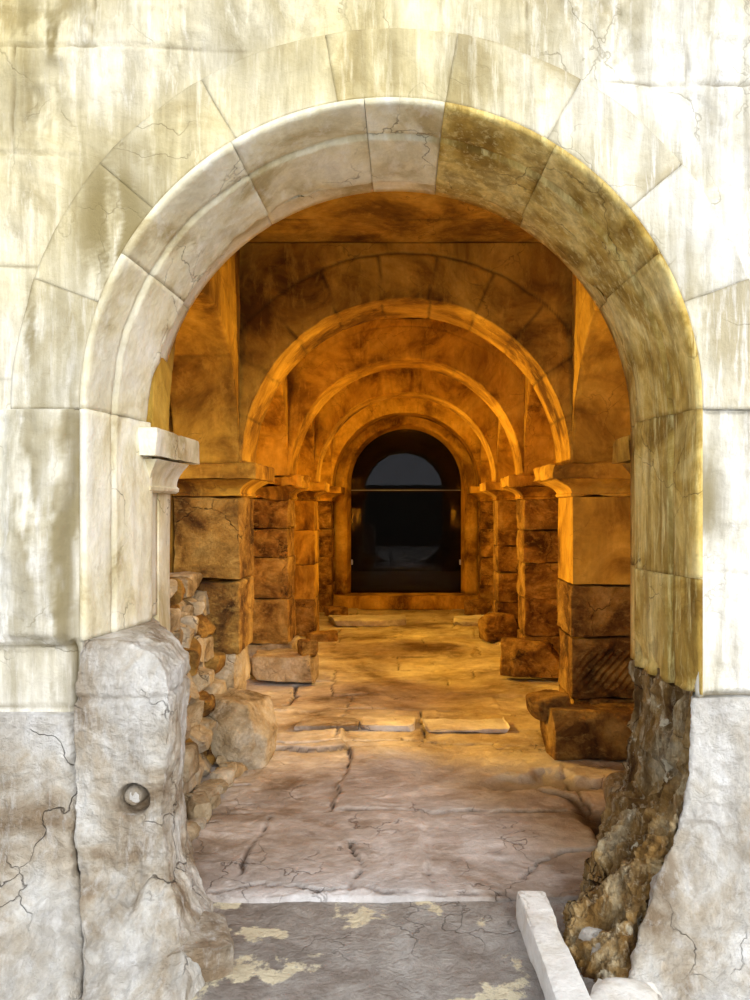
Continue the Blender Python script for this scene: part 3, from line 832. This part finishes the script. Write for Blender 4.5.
# ================================================================ LOOSE STONES
def rock(name, label, cat, size, loc, rot=(0, 0, 0), seed=1, mat='rubble', amp=.02, freq=5, k=9, lo=.62, hi=.95, r=.05, group=None, res=.02, bottom=True):
    r = r * .45
    rnd = random.Random(seed * 7 + 3)
    h = np.array(size) / 2
    me = block_mesh(name, size, r, res, amp, freq, seed, planes=rand_planes(rnd, h, k, lo, hi), chip=amp)
    o = link(name, me, M[mat], None, (loc[0], loc[1], loc[2] + size[2] / 2), rot)
    return tag(o, label, cat, group)

rock('fallen_block', 'large rounded dark block on the floor at the foot of the nearest right pier', 'stone block', (.88, .34, .33), (1.30, 5.58, 0), (0, R(2), R(3)), 3, 'rough', .02, 4, 7, .8, 1.0, .07)
rock('fallen_stone', 'leaning brown stone on top of the left end of the dark fallen block', 'stone', (.24, .24, .14), (1.00, 5.66, .27), (R(8), R(-14), R(20)), 4, 'rough', .02, 6, 6, .75, .98, .06)
rock('foot_stone', 'rounded foot stone jutting out under the second right pier', 'stone block', (.60, .34, .38), (1.24, 7.96, 0), (0, R(4), R(-4)), 5, 'rough', .025, 4, 8, .75, .98, .07)
rock('boulder', 'small rounded boulder at the foot of the third right pier', 'boulder', (.42, .34, .34), (1.17, 10.3, 0), (0, 0, R(15)), 6, 'rough', .03, 4, 8, .7, .95, .10)
rock('boulder', 'dim rounded boulder lowest and farthest right, near the glass door', 'boulder', (.34, .3, .24), (1.12, 12.66, 0), (0, 0, R(40)), 7, 'rough', .03, 4, 8, .7, .95, .09)
rock('foot_block', 'squared pale foot block under the second left pier with a dark gap beneath', 'stone block', (.62, .42, .28), (-1.18, 7.90, .0), (0, 0, R(2)), 8, 'rubble', .018, 6, 5, .88, 1.02, .03)
rock('foot_stone', 'rounded lump on the right corner of the foot block by the second left pier', 'stone', (.17, .17, .17), (-.96, 7.84, .25), (0, 0, R(30)), 9, 'rough', .02, 8, 8, .7, .95, .07)
rock('fallen_block', 'large brownish sloping boulder beside the nearest left pier on the floor', 'stone block', (.50, .50, .40), (-1.14, 5.50, 0), (R(3), R(9), R(-14)), 10, 'rubble', .03, 4, 9, .72, .95, .07)
rock('floor_stone', 'low flat dark stone in the floor by the third left pier', 'stone', (.4, .3, .12), (-1.08, 10.25, 0), (0, 0, R(5)), 11, 'rough', .015, 6, 6, .8, 1., .03)
rock('floor_stone', 'low broken stone by the floor left of the glass door', 'stone', (.3, .3, .14), (-1.1, 12.6, 0), (0, 0, R(25)), 12, 'rough', .02, 6, 6, .8, 1., .03)
rock('raised_slab', 'long low step slab lying on the floor before the glass door, left of centre', 'slab', (1.15, .62, .09), (-.58, 11.75, 0), (0, 0, R(1)), 13, 'floor', .012, 4, 3, .95, 1.02, .02)
rock('raised_slab', 'short low slab on the floor before the glass door, right of centre', 'slab', (.55, .7, .08), (.98, 11.75, 0), (0, 0, R(-3)), 14, 'floor', .012, 4, 3, .95, 1.02, .02)
rock('raised_slab', 'narrow worn kerb slab set across the floor between the nearest piers', 'slab', (.50, .26, .045), (-.62, 6.28, 0), (0, 0, R(1)), 15, 'floor', .012, 5, 3, .95, 1.05, .02)
rock('raised_slab', 'middle worn kerb slab across the floor between the nearest piers', 'slab', (.42, .27, .05), (-.14, 6.27, 0), (0, 0, R(-2)), 16, 'floor', .012, 5, 3, .95, 1.05, .02)
rock('raised_slab', 'wide thin slab at the right end of the kerb across the floor', 'slab', (.72, .3, .035), (.46, 6.24, 0), (0, 0, R(1)), 17, 'floor', .012, 5, 3, .95, 1.05, .02)
# white slabs at the lower right of the doorway
sl = link('white_kerb', block_mesh('white_kerb', (.125, 1.35, .12), .012, .02, .012, 6, 22, chip=.015), M['white'], None, (.555, 2.74, .035), (0, R(3), R(2)))
tag(sl, 'long bleached white kerb stone lying on the floor at the lower right, pointing into the passage', 'kerb stone')
rock('white_stone', 'flat bleached stone at the bottom edge, right of the long white kerb', 'stone', (.22, .40, .10), (.72, 2.66, -.02), (R(2), R(4), R(-28)), 23, 'white', .02, 5, 6, .85, 1., .04)
rock('edge_boulder', 'ochre boulder leaning against the jagged broken masonry on the right', 'boulder', (.20, .26, .36), (1.14, 4.02, 0), (R(5), R(-8), R(10)), 24, 'core', .03, 5, 8, .7, .95, .07)
rock('edge_boulder', 'low white pointed stone at the foot of the jagged masonry, right of the white kerb', 'stone', (.10, .16, .12), (.74, 3.08, -.03), (R(5), R(10), R(20)), 25, 'weather', .02, 6, 8, .7, .95, .03)
# white rubble at the foot of the pedestal
rock('white_boulder', 'white lump of stone against the foot of the left pedestal, next to the floor', 'boulder', (.26, .34, .17), (-.80, 3.06, -.05), (R(4), R(6), R(20)), 31, 'weather', .02, 7, 6, .82, 1.0, .08)

# rubble heap under the first blind arch on the left
rnd = random.Random(12)
RUB = []
lev = 0.
zc = 0.
for row in range(9):
    hgt = .17 if row < 6 else .14
    y = 4.22 + rnd.uniform(0, .1)
    depth_x = 1.24 + .028 * row
    while y < 5.66:
        w = rnd.uniform(.17, .34)
        top = 1.26 - .05 * (y - 4.2)
        if zc + hgt * .5 < top + rnd.uniform(-.1, .1):
            RUB.append((-(depth_x + .20 + rnd.uniform(-.03, .03)), y + w / 2, zc, w, hgt * rnd.uniform(.95, 1.25)))
        y += w * .97
    zc += hgt * .95
for k, (x, y, z, w, hh) in enumerate(RUB):
    rock('rubble_stone', 'rough stone in the rubble heap between the left jamb and nearest left pier', 'stone',
         (.42, w, hh), (x, y, z), (rnd.uniform(-.14, .14), rnd.uniform(-.1, .1), rnd.uniform(-.2, .2)), 100 + k, 'rubble' if k % 4 else 'rough', .025, 6, 8, .68, .95, .05, 'rubble stones under the first left blind arch', .025)
# small stones along the foot of the rubble
for k in range(14):
    y = 4.15 + k * .115; sx = rnd.uniform(.08, .2)
    rock('loose_stone', 'small loose stone on the floor along the foot of the left rubble heap', 'stone', (sx, rnd.uniform(.08, .16), rnd.uniform(.05, .13)),
         (-1.17 + rnd.uniform(-.03, .06), y, 0), (0, 0, rnd.uniform(0, 3)), 200 + k, 'rubble', .012, 8, 8, .7, .95, .02, 'small loose stones at the foot of the rubble', .02)

# ================================================================ LIGHT
w = bpy.data.worlds.new('sky'); bpy.context.scene.world = w; w.use_nodes = True
bg = w.node_tree.nodes['Background']; bg.inputs[0].default_value = (.85, .91, 1., 1); bg.inputs[1].default_value = 1.45
def lamp(name, kind, loc, energy, color, **k):
    d = bpy.data.lights.new(name, kind); d.energy = energy; d.color = color
    for a, b in k.items(): setattr(d, a, b)
    o = bpy.data.objects.new(name, d); C.objects.link(o); o.location = loc; return o
sun = lamp('sun', 'SUN', (3, -4, 6), 2.9, (1, .95, .86), angle=R(30))
d = Vector((-.45, 1, -.45)); sun.rotation_euler = d.to_track_quat('-Z', 'Y').to_euler()
WARM = (1, .57, .08)
for k, (y, e) in enumerate(((4.45, 1), (6.75, 8), (9.1, 12), (11.5, 30))):
    l = lamp('hidden_ceiling_fill', 'AREA', (0, y, 3.55), e, WARM, size=.5, shape='DISK')  # unseen fill light added under the ceiling of each bay

for k, (x, y, z, e) in enumerate(((-1.45, 6.60, 2.3, 36), (-1.45, 8.95, 2.3, 36), (-1.45, 11.3, 2.3, 36), (1.45, 6.60, 2.2, 6), (1.45, 8.95, 2.2, 9), (1.45, 11.3, 2.2, 14),
                                  (-1.45, 4.36, 2.0, 13), (1.45, 4.36, 2.0, 11))):
    l = lamp('hidden_recess_fill', 'POINT', (x, y, z), e, WARM, shadow_soft_size=.07)  # unseen warm fill added in the recesses, out of sight behind piers and jambs
# unseen spots added in the recesses to brighten the pier faces across the passage
for k, (sd, yp, e) in enumerate(((-1, Y2, 430), (-1, Y3, 400), (-1, Y4, 330), (1, Y2, 330), (1, Y3, 260), (1, Y4, 200))):
    l = lamp('hidden_spot_fill', 'SPOT', (sd * 1.50, yp + .72, 1.45), e, WARM, spot_size=R(96), spot_blend=.6, shadow_soft_size=.05)
    l.rotation_euler = (Vector((-sd * 1.2, yp + .12, 1.35)) - l.location).to_track_quat('-Z', 'Y').to_euler()

# ================================================================ CAMERA
cam = bpy.data.cameras.new('camera'); co = bpy.data.objects.new('camera', cam); C.objects.link(co)
co.location = (0, 0, EYE); co.rotation_euler = (R(90), 0, 0)
cam.sensor_fit = 'AUTO'; cam.sensor_width = 36; cam.lens = 36 * F0 / 1000
cam.shift_x = -(VX - 375) / 1000; cam.shift_y = (VY - 500) / 1000; cam.clip_start = .05; cam.clip_end = 200
sc = bpy.context.scene; sc.camera = co
vs = sc.view_settings; vs.view_transform = 'Standard'; vs.look = 'None'; vs.gamma = 1; vs.use_curve_mapping = False; vs.exposure = 0
sc.display_settings.display_device = 'sRGB'
